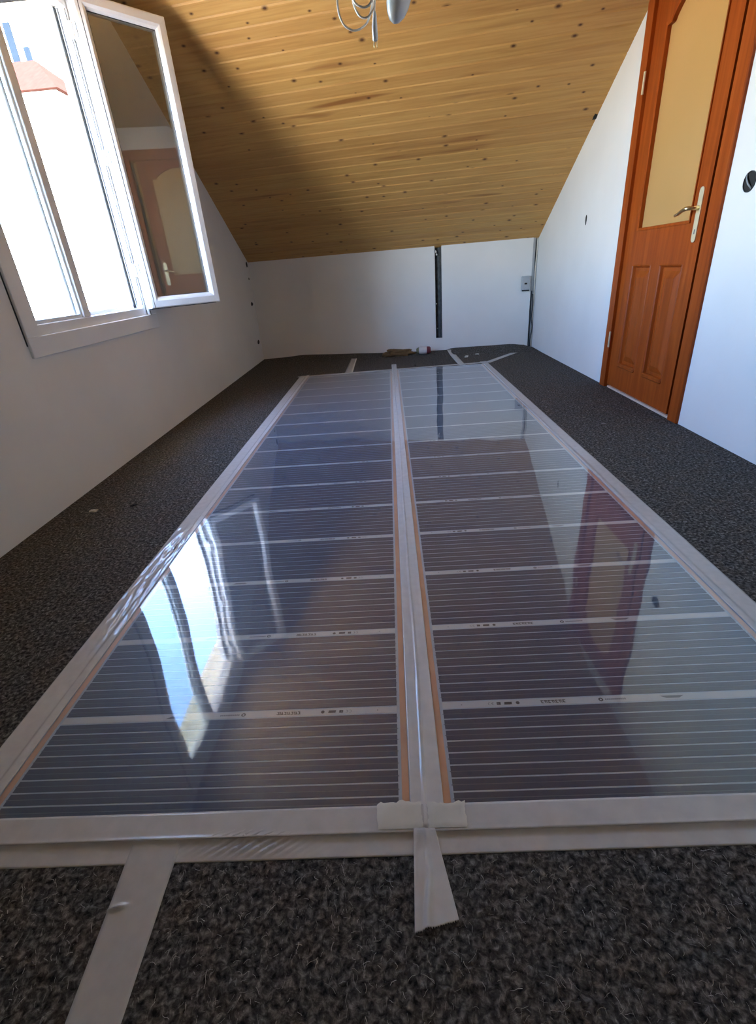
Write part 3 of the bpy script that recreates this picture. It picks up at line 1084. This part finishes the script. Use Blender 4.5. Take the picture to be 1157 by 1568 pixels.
def make_film(side):
    """local frame: u across from the strip field's left edge, v along; origin at front-left of the strip field"""
    if side == 'L':
        X0, W, rot = -0.772, 0.742, -0.0062
    else:
        X0, W, rot = 0.069, 0.752, -0.0036
    root = empty('heating_film', (X0, STRIP0, 0.0), rot)
    L = FILM_END - STRIP0
    mg = 0.026
    MB().box(-mg - (0.012 if side == 'L' else 0), W + mg + (0.012 if side == 'R' else 0), -0.035, L, 0.0006, 0.0016).build('laminate_sheet', M_subst, root)
    # copper busbars
    for (ua, ub) in ((-0.0195, -0.0065), (W + 0.0065, W + 0.0195)):
        MB().box(ua, ub, -0.02, L, 0.0014, 0.0022).build('copper_busbar', M_copper, root)
    # strips: nine between two cut lines
    cuts = []
    y = Y_CUT0 - STRIP0
    while y < L - 0.02:
        cuts.append(y)
        y += CUTP
    pitch = (CUTP - CUTW) / 9.0
    gap = 0.0036
    sw = pitch - gap
    me = None

    def strip_mesh(w_):
        q = MB()
        h = w_ / 2
        g2 = 0.0008
        q.box(0, W, 0, h - g2, 0, 0.0006, 0)
        q.box(-0.002, W + 0.002, h - g2, h + g2, 0, 0.0005, 1)
        q.box(0, W, h + g2, w_, 0, 0.0006, 0)
        return q
    first = None
    pos = []
    for ci, yc_ in enumerate([None] + cuts):
        if yc_ is None:
            y1 = cuts[0] - CUTW / 2
            k = 0
            while y1 - (k + 1) * pitch > -0.012:
                pos.append(y1 - (k + 1) * pitch + gap / 2)
                k += 1
        else:
            ya = yc_ + CUTW / 2
            for k in range(9):
                p = ya + k * pitch + gap / 2
                if p + sw < L - 0.004:
                    pos.append(p)
    for p in pos:
        if first is None:
            first = strip_mesh(sw).build('carbon_strip', [M_carbon, M_carbon2], root, loc=(0, p, 0.0015))
        else:
            o = link('carbon_strip', first.data, root, (0, p, 0.0015))
    # cut lines with print
    cl = MB().box(0, W, -CUTW / 2 + .0012, CUTW / 2 - .0012, 0, 0.0004)
    c0_ = None
    pr = MB()

    def q4(a0, a1, b0, b1, sl=0.0, mi=0):
        pr.add([(a0 - sl, b0, 0), (a1 - sl, b0, 0), (a1 + sl, b1, 0), (a0 + sl, b1, 0)], [(0, 1, 2, 3)], mi)
    hh = 0.0036
    # dot, CE, boxed marks, round mark, slanted word, logo with small text, trapezoid
    q4(.040, .0425, -.001, .001)
    base = .098
    def glyph_c(x, flip=1):
        n_ = 8
        for k in range(n_):
            a0 = math.radians(60 + 240 * k / n_)
            a1 = math.radians(60 + 240 * (k + 1) / n_)
            r0, r1 = hh * .72, hh
            pr.add([(x + r0 * math.cos(a0), r0 * math.sin(a0), 0), (x + r1 * math.cos(a0), r1 * math.sin(a0), 0),
                    (x + r1 * math.cos(a1), r1 * math.sin(a1), 0), (x + r0 * math.cos(a1), r0 * math.sin(a1), 0)], [(0, 1, 2, 3)], 1)
    glyph_c(base + .003)
    glyph_c(base + .0105)
    q4(base + .0075, base + .0105, -.0005, .0005, 0, 1)
    q4(base + .018, base + .0265, -hh, hh)
    q4(base + .0195, base + .0225, -hh * .5, hh * .5, 0, 1)
    q4(base + .034, base + .050, -hh, hh * .9, .0005)
    for k in range(8):
        a0 = 2 * math.pi * k / 8
        a1 = 2 * math.pi * (k + 1) / 8
        pr.add([(base + .0625, 0, 0), (base + .0625 + .0042 * math.cos(a0), .0042 * math.sin(a0), 0), (base + .0625 + .0042 * math.cos(a1), .0042 * math.sin(a1), 0)], [(0, 1, 2)])
    wx = .210
    for k in range(7):
        xk = wx + k * .0076
        q4(xk, xk + .0022, -hh * 1.1, hh * 1.1, -.0012)
        q4(xk, xk + .0058, hh * .5, hh * 1.1, -.0012)
        if k % 2 == 0:
            q4(xk, xk + .0050, -hh * 1.1, -hh * .5, -.0012)
        else:
            q4(xk + .0040, xk + .0058, -hh * 1.1, hh * .5, -.0012)
    lx = .335
    for k in range(8):
        a0 = 2 * math.pi * k / 8
        a1 = 2 * math.pi * (k + 1) / 8
        pr.add([(lx + .0022 * math.cos(a0), .0022 * math.sin(a0), 0), (lx + .0052 * math.cos(a0), .0048 * math.sin(a0), 0), (lx + .0052 * math.cos(a1), .0048 * math.sin(a1), 0), (lx + .0022 * math.cos(a1), .0022 * math.sin(a1), 0)], [(0, 1, 2, 3)])
    for k in range(11):
        xk = lx + .009 + k * .0040
        q4(xk, xk + .0028, -hh * .55, hh * .55, 0, 1)
    pr.add([(.458, hh, 0), (.508, hh, 0), (.496, -hh * .8, 0), (.470, -hh * .8, 0)], [(3, 2, 1, 0)], 1)
    if side == 'L':                            # the left roll lies turned round: print runs from the middle too
        pr.v = [(W - x_, -y_, z_) for x_, y_, z_ in pr.v]
    pm = None
    for yc_ in cuts:
        if c0_ is None:
            c0_ = cl.build('cut_line', M_cut, root, loc=(0, yc_, 0.0015))
            o = c0_
            po = pr.build('print', [M_ink, M_inkg], o, loc=(0, 0, 0.00052))
            pm = po.data
            po['kind'] = 'stuff'
        else:
            o = link('cut_line', c0_.data, root, (0, yc_, 0.0015))
            link('print', pm, o, (0, 0, 0.00052))['kind'] = 'stuff'
    # clear top laminate, slightly wavy
    q = MB()
    nu, nv = 90, 420
    ua, ub = -mg, W + mg
    va, vb = -0.034, L - 0.002
    v = []
    sd = 3.1 if side == 'L' else 11.7
    for j in range(nv + 1):
        vv = va + (vb - va) * j / nv
        for i in range(nu + 1):
            uu = ua + (ub - ua) * i / nu
            z = 0.0034
            z += 0.00085 * noise.noise(Vector((uu * 3.2 + sd, vv * 2.1, 0.3)))
            z += 0.00030 * noise.noise(Vector((uu * 9.0 + sd, vv * 5.0, 1.7)))
            if side == 'L':                     # the sheet bows a little where it was rolled tightest
                fu = math.exp(-((uu - 0.20) / 0.16) ** 2)
                z += 0.0016 * fu * math.exp(-((vv - 0.45) / 0.5) ** 2)
            v.append((uu, vv, z))
    f = []
    for j in range(nv):
        for i in range(nu):
            p = j * (nu + 1) + i
            f.append((p, p + 1, p + nu + 2, p + nu + 1))
    q.add(v, f)
    o = q.build('clear_top_layer', M_foil, root, smooth=True)
    return root


fl_ = make_film('L')
tag(fl_, 'dark striped heating film sheet on the window side of the taped centre seam', 'heating film', 'heating films')
fr_ = make_film('R')
tag(fr_, 'dark striped heating film sheet on the door side of the taped centre seam', 'heating film', 'heating films')

# ------------------------------------------------------------------ tapes
def tape(name, label, pl0, pr0, pl1, pr1, z=0.0046, mat_=None, nu=6, nv=40, zf=None, jag=0.0, skirt=0.0003, cat='tape', group='adhesive tape strips'):
    """strip between the left edge pl0->pl1 and the right edge pr0->pr1; zf(u,v,x,y) adds height"""
    q = MB()
    v = []
    for j in range(nv + 1):
        t = j / nv
        for i in range(nu + 1):
            s = i / nu
            x = (pl0[0] + (pl1[0] - pl0[0]) * t) * (1 - s) + (pr0[0] + (pr1[0] - pr0[0]) * t) * s
            y = (pl0[1] + (pl1[1] - pl0[1]) * t) * (1 - s) + (pr0[1] + (pr1[1] - pr0[1]) * t) * s
            if jag and j in (0, nv):
                y += jag * (1 if (i % 2) else -1) * (0.5 + random.random())
            zz = z(x, y) if callable(z) else z
            if zf:
                zz += zf(s, t, x, y)
            v.append((x, y, zz))
    f = []
    for j in range(nv):
        for i in range(nu):
            p = j * (nu + 1) + i
            f.append((p, p + 1, p + nu + 2, p + nu + 1))
    # rim closed down to the surface below
    rim = [i for i in range(nu + 1)] + [j * (nu + 1) + nu for j in range(1, nv + 1)] + [nv * (nu + 1) + i for i in range(nu - 1, -1, -1)] + [j * (nu + 1) for j in range(nv - 1, 0, -1)]
    b0_ = len(v)
    for r in rim:
        x, y, zz = v[r]
        v.append((x, y, max(skirt, zz - 0.0012)))
    for k in range(len(rim)):
        l = (k + 1) % len(rim)
        f.append((rim[k], rim[l], b0_ + l, b0_ + k))
    q.add(v, f)
    cx = sum(p[0] for p in v) / len(v)
    cy = sum(p[1] for p in v) / len(v)
    q.v = [(x - cx, y - cy, zz) for x, y, zz in q.v]
    o = q.build(name, mat_ or M_tape, smooth=True, loc=(cx, cy, 0))
    tag(o, label, cat, group)
    return o


def step_in(edge_x, sgn, lo=0.0010, hi=0.0052, wdt=0.012):
    def fz(x, y):
        t = ((x - edge_x(y)) * sgn) / wdt
        t = max(0.0, min(1.0, t))
        return lo + (hi - lo) * t * t * (3 - 2 * t)
    return fz


# side tapes
def wr_left(s, t, x, y):
    e_ = math.exp(-((y - 1.34) / 0.36) ** 4) * (0.25 + 0.75 * math.sin(math.pi * min(1, max(0, s))))
    r = noise.noise(Vector((x * 85, y * 15, 0.4))) * 0.0034 + noise.noise(Vector((x * 160 + y * 22, y * 30, 2.2))) * 0.0016
    return e_ * (0.0016 + r)


tape('side_tape', 'long milky tape along the film edge beside the window wall, crinkled near the front',
     (-0.874, 0.452), (-0.7925, 0.452), (-0.852, 4.70), (-0.7665, 4.70), z=step_in(lambda y: -0.822 + 0.0055 * (y - .5), 1), mat_=M_tapes, nu=28, nv=900, zf=wr_left)


def wr_right(s, t, x, y):
    return 0.0010 * max(0, noise.noise(Vector((x * 60, y * 3.0, 5.0)))) + 0.0005 * noise.noise(Vector((x * 20, y * 6.0, 9.0)))


tape('side_tape', 'long milky tape along the film edge beside the door wall',
     (0.8415, 0.452), (0.920, 0.452), (0.856, 4.79), (0.916, 4.79), z=step_in(lambda y: 0.872 - 0.001 * y, -1), nu=14, nv=260, zf=wr_right)


def wr_mid(s, t, x, y):
    c_ = 0.46 + 0.06 * noise.noise(Vector((y * 2.2, 0.5, 0.5)))
    ridge = 0.0034 * math.exp(-((s - c_) / 0.035) ** 2) * (0.5 + 0.5 * noise.noise(Vector((y * 5, 3.3, 1))) + .3)
    return max(0, ridge) + 0.0007 * noise.noise(Vector((x * 90, y * 9, 3)))


tape('centre_tape', 'milky tape covering the seam between the two heating films',
     (-0.0095, 0.494), (0.0490, 0.494), (0.0185, 4.98), (0.0650, 4.98), z=lambda x, y: 0.0050 if y < 4.66 else 0.0020, mat_=M_tapes, nu=24, nv=420, zf=wr_mid)


# front tapes
def wr_front(s, t, x, y):
    e_ = math.exp(-((x + 0.285) / 0.09) ** 2) * math.sin(math.pi * min(1, max(0, t)))
    r = max(0, math.sin((x * 1.0 - y * 1.6) * 330 + 2 * noise.noise(Vector((x * 20, y * 20, 0)))))
    return 0.0055 * e_ * r + 0.0004 * noise.noise(Vector((x * 14, y * 30, 8)))


def lip(s, t, x, y):
    near = max(0.0, 1 - (y - 0.487) / 0.006)
    return near * (0.0022 + 0.0022 * noise.noise(Vector((x * 5.0, 0.2, 0.7)))) + 0.0004 * noise.noise(Vector((x * 20, y * 30, 4)))


zfront = lambda x, y: 0.0010 + 0.0038 * min(1.0, max(0.0, (y - 0.482) / 0.012))
tape('front_tape', 'wide milky tape holding the front film edge down on the felt', (-0.90, 0.452), (0.945, 0.458), (-0.90, 0.505), (0.945, 0.508), z=zfront, nu=400, nv=14, zf=wr_front)
tape('front_tape', 'upper milky tape strip lying right across the front ends of both films', (-0.885, 0.487), (0.935, 0.490), (-0.885, 0.535), (0.935, 0.5365), z=0.0058, nu=160, nv=10, zf=lip)
tape('back_tape', 'thin milky tape along the far ends of both films', (-0.868, 4.628), (0.925, 4.690), (-0.868, 4.665), (0.925, 4.735), z=0.0052, nu=60, nv=4)
# diagonal tape, tab and far seam tapes
def wr_diag(s, t, x, y):
    a1 = math.exp(-((y - 0.392 - .02 * (s - .15)) / 0.0028) ** 2) * math.exp(-((s - 0.15) / 0.16) ** 2) * 0.006
    return a1 + 0.0006 * noise.noise(Vector((x * 40, y * 15, 6)))


tape('seam_tape', 'grey tape strip running from the front tape to the bottom edge of the photo', (-0.4875, 0.488), (-0.403, 0.488), (-0.462, 0.10), (-0.394, 0.10), z=0.0018, nu=14, nv=160, zf=wr_diag)


def wr_tab(s, t, x, y):
    return 0.0060 * max(0, math.sin(s * 13 + 4 * t + 1.5 * noise.noise(Vector((x * 30, y * 25, 7))))) * (0.3 + .7 * t) * math.exp(-((s - .34) / .30) ** 2) + 0.0016 * noise.noise(Vector((x * 70, y * 40, 2))) * (1 if s < .6 else .25)


tape('tape_tab', 'short crumpled tape end flaring out from the centre seam at the front', (-0.006, 0.4935), (0.030, 0.4935), (-0.012, 0.352), (0.053, 0.366), z=lambda x, y: 0.0030 + 0.0042 * min(1.0, max(0.0, (y - 0.462) / 0.026)), mat_=M_tapes, nu=36, nv=60, zf=wr_tab, jag=0.0012)
tape('seam_tape', 'pale felt seam tape on the far floor beside the dark left corner', (-0.427, 4.66), (-0.352, 4.66), (-0.413, 5.60), (-0.353, 5.59), z=lambda x, y: 0.0056 if y < 4.68 else 0.0022 + .010 * max(0, (y - 5.3) / .3) ** 2, nu=4, nv=24)
tape('seam_tape', 'pale felt seam tape on the far floor below the open wall chase', (0.645, 4.66), (0.703, 4.66), (0.628, 5.50), (0.688, 5.48), z=lambda x, y: 0.0056 if y < 4.71 else 0.0024 + .022 * max(0, (y - 5.12) / .38) ** 2, nu=4, nv=24)
tape('seam_tape', 'pale felt seam tape running diagonally into the far right corner', (0.885, 4.72), (0.935, 4.68), (1.468, 5.42), (1.505, 5.385), z=lambda x, y: 0.0046 + .006 * max(0, (y - 5.1) / .3) ** 2, nu=4, nv=24)


def patch(name, label, x0_, x1_, y0_, y1_, rag):
    q = MB()
    nx, ny = 14, 10
    v = []
    for j in range(ny + 1):
        for i in range(nx + 1):
            x = x0_ + (x1_ - x0_) * i / nx
            y = y0_ + (y1_ - y0_) * j / ny
            if rag and j == ny:
                y += random.uniform(-.003, .003)
            if rag and i in (0, nx):
                x += random.uniform(-.0015, .0015)
            edge = min(i, nx - i, j, ny - j)
            z = 0.0072 + (0.0010 if edge > 0 else -0.0002) + 0.0006 * noise.noise(Vector((x * 60, y * 60, 1)))
            v.append((x, y, z))
    f = []
    for j in range(ny):
        for i in range(nx):
            p = j * (nx + 1) + i
            f.append((p, p + 1, p + nx + 2, p + nx + 1))
    q.add(v, f)
    cx, cy = (x0_ + x1_) / 2, (y0_ + y1_) / 2
    q.v = [(a_ - cx, b_ - cy, c_) for a_, b_, c_ in q.v]
    o = q.build(name, M_patch, smooth=True, loc=(cx, cy, 0))
    return tag(o, label, 'insulation patch', 'insulation patches at the seam end')


patch('insulation_patch', 'white insulating patch at the seam end on the window-side film', -0.067, 0.010, 0.494, 0.541, True)
patch('insulation_patch', 'white insulating patch at the seam end on the door-side film', 0.020, 0.085, 0.494, 0.537, True)

# ------------------------------------------------------------------ things on the walls and floor
sock = empty('wall_socket', (0, 0, 0), math.atan2(e_dir.y, e_dir.x))
ps = PL + e_dir * s_at(1.415)
sock.location = (ps.x, ps.y, 0.56)
tag(sock, 'grey wall socket on the back wall beside the corner cable chase', 'socket')
MB().cbox(-0.042, 0.042, -0.030, 0.0, 0, 0.130, 0.006).build('housing', M_socketp, sock)
MB().cbox(-0.030, 0.030, -0.034, -0.028, 0.018, 0.112, 0.003).build('cover', M_socketp, sock)
MB().cbox(-0.012, 0.014, -0.036, -0.032, 0.052, 0.068, 0.002).build('socket_opening', M_dark, sock)
MB().cbox(-0.034, 0.038, -0.026, -0.004, -0.010, 0.004, 0.002).build('cable_entry', M_cable_k, sock)

# brown bundle and canister by the knee wall
def blob(name, mt, cx, cy, cz, rx, ry, rz_, sd, amp):
    bm = bmesh.new()
    bmesh.ops.create_icosphere(bm, subdivisions=4, radius=1.0)
    for v in bm.verts:
        n_ = v.co.normalized()
        k = 1 + amp * noise.noise(n_ * 1.7 + Vector((sd, 0, 0))) + amp * .6 * noise.noise(n_ * 4.1 + Vector((0, sd, 0)))
        v.co = Vector((n_.x * rx * k, n_.y * ry * k, n_.z * rz_ * k))
        if v.co.z < -rz_ * .55:
            v.co.z = -rz_ * .55
    me = bpy.data.meshes.new(name)
    bm.to_mesh(me)
    bm.free()
    me.materials.append(mt)
    for p in me.polygons:
        p.use_smooth = True
    return link(name, me, None, (cx, cy, cz))


o = blob('brown_bundle', M_bundle, 0.100, 5.46, 0.028, 0.150, 0.060, 0.046, 2.0, 0.45)
tag(o, 'crumpled brown bundle lying against the foot of the back wall', 'bundle')
can = empty('canister', (0.325, 5.44, 0.046), -0.12)
tag(can, 'small white canister with a dark red end lying beside the brown bundle', 'canister')
MB().tube([(0, 0, 0), (0.004, 0, 0), (0.078, 0, 0), (0.082, 0, 0)], [.036, .040, .040, .036], 20).build('label_wrap', M_canw, can)
MB().tube([(0.082, 0, 0), (0.086, 0, 0), (0.112, 0, 0), (0.122, 0, 0)], [.036, .038, .036, .026], 20).build('cap', M_canr, can)
MB().tube([(-0.030, 0.001, -.002), (-0.015, .001, -.001), (0.0, 0, 0)], [.022, .030, .034], 16).build('neck', noisy('olive_can_body', (0.20, 0.17, 0.08), (0.25, 0.21, 0.11), 8, rough=0.4), can)


def crumb(label, x, y, r_, mt, sd, z=0.0):
    bm = bmesh.new()
    bmesh.ops.create_icosphere(bm, subdivisions=2, radius=1.0)
    for v in bm.verts:
        k = 1 + .5 * noise.noise(v.co * 1.3 + Vector((sd, sd, 0)))
        v.co = Vector((v.co.x * r_ * 1.6 * k, v.co.y * r_ * k, v.co.z * r_ * .45 * k))
    me = bpy.data.meshes.new('debris_crumb')
    bm.to_mesh(me)
    bm.free()
    me.materials.append(mt)
    o = link('debris_crumb', me, None, (x, y, z + r_ * .35), sd)
    return tag(o, label, 'debris', 'debris on the floor')


crumb('larger pale plaster crumb on the far floor below the open chase', 0.775, 5.085, .018, M_crumb, 1.0)
crumb('smaller pale plaster crumb on the far floor toward the right corner', 0.900, 5.19, .014, M_crumb, 2.3)
crumb('pale scrap on the felt close to the window wall', -1.315, 1.872, .014, M_crumb, 3.1)
crumb('small black scrap on the felt beside the window-side tape', -1.157, 1.915, .010, M_crumbd, 4.2)
crumb('tiny dark speck on the far felt between the film end and the brown bundle', 0.245, 4.83, .008, M_crumbd, 5.2)

# ------------------------------------------------------------------ pendant lamp and cord
LYY = 2.0
cord = empty('power_cord', (0.015, LYY, FLAT))
tag(cord, 'looped white power cord with a two-pin plug dangling from the ceiling', 'power cord')


def smooth_path(pts, n=8):
    out = []
    P = [Vector(p) for p in pts]
    for i in range(len(P) - 1):
        p0, p1, p2, p3 = P[max(i - 1, 0)], P[i], P[i + 1], P[min(i + 2, len(P) - 1)]
        for k in range(n):
            t = k / n
            out.append(0.5 * ((2 * p1) + (p2 - p0) * t + (2 * p0 - 5 * p1 + 4 * p2 - p3) * t * t + (3 * p1 - p0 - 3 * p2 + p3) * t ** 3))
    out.append(P[-1])
    return out


zz = lambda z: z - FLAT
pth = [(0.010, .02, 0), (-0.03, 0, zz(1.95)), (-.095, 0, zz(1.72)), (-.108, 0, zz(1.585)), (-.098, 0, zz(1.535)), (-.070, 0, zz(1.514)), (-.040, .01, zz(1.520)), (-.015, .02, zz(1.545)), (0.0, .02, zz(1.60)),
       (-.01, .02, zz(1.70)), (-.04, .015, zz(1.69)), (-.062, .01, zz(1.60)), (-.050, 0, zz(1.552)), (-.028, -.01, zz(1.535)), (-.008, -.01, zz(1.545)), (.004, 0, zz(1.57)), (.010, .01, zz(1.64)), (-.01, .01, zz(1.68)), (-.05, .01, zz(1.64)),
       (-.060, 0, zz(1.585)), (-.040, -.01, zz(1.562)), (-.015, -.01, zz(1.562)), (.003, -.005, zz(1.59)), (.008, 0, zz(1.64)), (.006, 0, zz(1.60)), (0.002, 0, zz(1.547))]
MB().tube(smooth_path(pth), 0.0030, 8).build('cable', M_cable_w, cord, True)
plug = MB().tube([(.002, 0, zz(1.552)), (.002, 0, zz(1.545)), (.001, 0, zz(1.530)), (0, 0, zz(1.518)), (0, 0, zz(1.490)), (0, 0, zz(1.484))], [.003, .0055, .007, .0085, .0090, .0080], 14).build('plug_body', M_bulb, cord, True)
for dx in (-.0045, .0045):
    MB().tube([(dx, 0, zz(1.486)), (dx, 0, zz(1.470)), (dx, 0, zz(1.467))], [.0021, .0021, .0012], 8).build('plug_pin', M_brass, cord, True)
lamp = empty('pendant_bulb', (0.114, LYY - .02, FLAT))
tag(lamp, 'white bulb hanging on a cord from the ceiling beside the dangling plug', 'light bulb')
MB().tube(smooth_path([(0, 0, 0), (0.012, .01, -.30), (0.03, 0, -.568)]), 0.003, 8).build('cord', M_cable_w, lamp, True)
ax = Vector((-0.32, 0, -1)).normalized()
p0 = Vector((0.030, 0, -0.568))
MB().tube([p0, p0 + ax * .012, p0 + ax * .055, p0 + ax * .06], [.008, .018, .019, .016], 16).build('lamp_holder', M_pvc, lamp, True)
prof = [(.055, .014), (.075, .016), (.095, .023), (.118, .031), (.142, .0355), (.166, .0365), (.190, .034), (.210, .027), (.224, .016), (.230, .004)]
MB().tube([p0 + ax * d for d, r_ in prof], [r_ for d, r_ in prof], 24).build('bulb', M_bulb, lamp, True)

# ------------------------------------------------------------------ felt fibres on the near floor
def fibres():
    q = MB()
    rnd = random.Random(3)
    for k in range(3200):
        if k < 2300:
            x, y = rnd.uniform(-0.75, 0.75), rnd.uniform(0.20, 0.455)
            if k % 5 < 2 or -0.49 < x < -0.39 or (-0.012 < x < 0.05 and y > 0.35):
                continue
        elif k < 2900:
            x, y = rnd.uniform(0.94, 1.50), rnd.uniform(0.8, 3.2)
        else:
            x, y = rnd.uniform(-1.46, -0.90), rnd.uniform(0.7, 2.6)
        far = k >= 2300
        L = rnd.uniform(.004, .011) * (1.2 if far else 1.0)
        if rnd.random() < 0.10:
            L *= 2.2
        a_ = rnd.uniform(0, math.pi)
        r_ = rnd.uniform(.00014, .00036) * (1.7 if far else 1.0)
        z = 0.0012
        px_, py_ = x, y
        pts = [(x, y, z)]
        for _ in range(3):
            a_ += rnd.uniform(-.7, .7)
            px_ += L / 3 * math.cos(a_)
            py_ += L / 3 * math.sin(a_)
            pts.append((px_, py_, z + rnd.uniform(.0, .0016)))
        if max(p[1] for p in pts) > 0.452 and not far:
            continue
        q.tube(pts, r_, 3, 0, False)
    o = q.build('felt_fibres', M_fibre)
    tag(o, 'short pale fibres sticking out of the felt underlay', 'fibres', kind='stuff')


fibres()

# ------------------------------------------------------------------ outside
ov = MB().box(XL - 0.42, XL - WT - 0.002, -2.5, 6.2, 2.56, 2.62)
ov.box(XL - 0.45, XL - 0.42, -2.5, 6.2, 2.53, 2.70)
ov = ov.build('roof_overhang', M_cream)
ov['kind'] = 'structure'
g_ = MB().box(-60, -1.9, -30, 60, -3.3, -3.2).build('ground', M_ground)
g_['kind'] = 'structure'
nb = empty('neighbour_house', (-11.0, 16, -3.2))
tag(nb, 'sunlit white house with an orange hipped roof outside the window', 'building')


def nloc(o):
    o.location = (11.0, -16, 3.2)
    return o


nloc(MB().box(-17, -7.15, 14.0, 19.0, -3.2, 5.02).build('house_wall', M_ext, nb))
rf = MB()
v = [(-17.2, 13.85, 5.0), (-7.03, 13.85, 5.0), (-7.03, 18.2, 5.0), (-17.2, 18.2, 5.0), (-15.6, 16.0, 6.2), (-8.5, 16.0, 6.2)]
rf.add(v, [(0, 1, 5, 4), (1, 2, 5), (2, 3, 4, 5), (3, 0, 4), (0, 3, 2, 1)])
nloc(rf.build('roof', M_rooft, nb))
cb = empty('apartment_block', (-10, 24, -3.2))
tag(cb, 'cream apartment block with narrow blue shutters behind the orange roof', 'building')


def cloc(o):
    o.location = (10, -24, 3.2)
    return o


cloc(MB().box(-24, -4.0, 20, 27, -3.2, 8.9).build('block_wall', M_cream, cb))
cloc(MB().box(-24.5, -3.6, 19.6, 27.5, 8.9, 9.15).build('eave', M_eave, cb))
for (a_, b_, zt_) in ((-11.27, -11.06, 8.45), (-10.84, -10.66, 7.85), (-12.3, -12.1, 8.45), (-9.6, -9.4, 4.6), (-8.4, -8.2, 4.6)):
    cloc(MB().box(a_, b_, 19.94, 20.01, zt_ - 1.3, zt_).build('shutter', M_blue, cb))
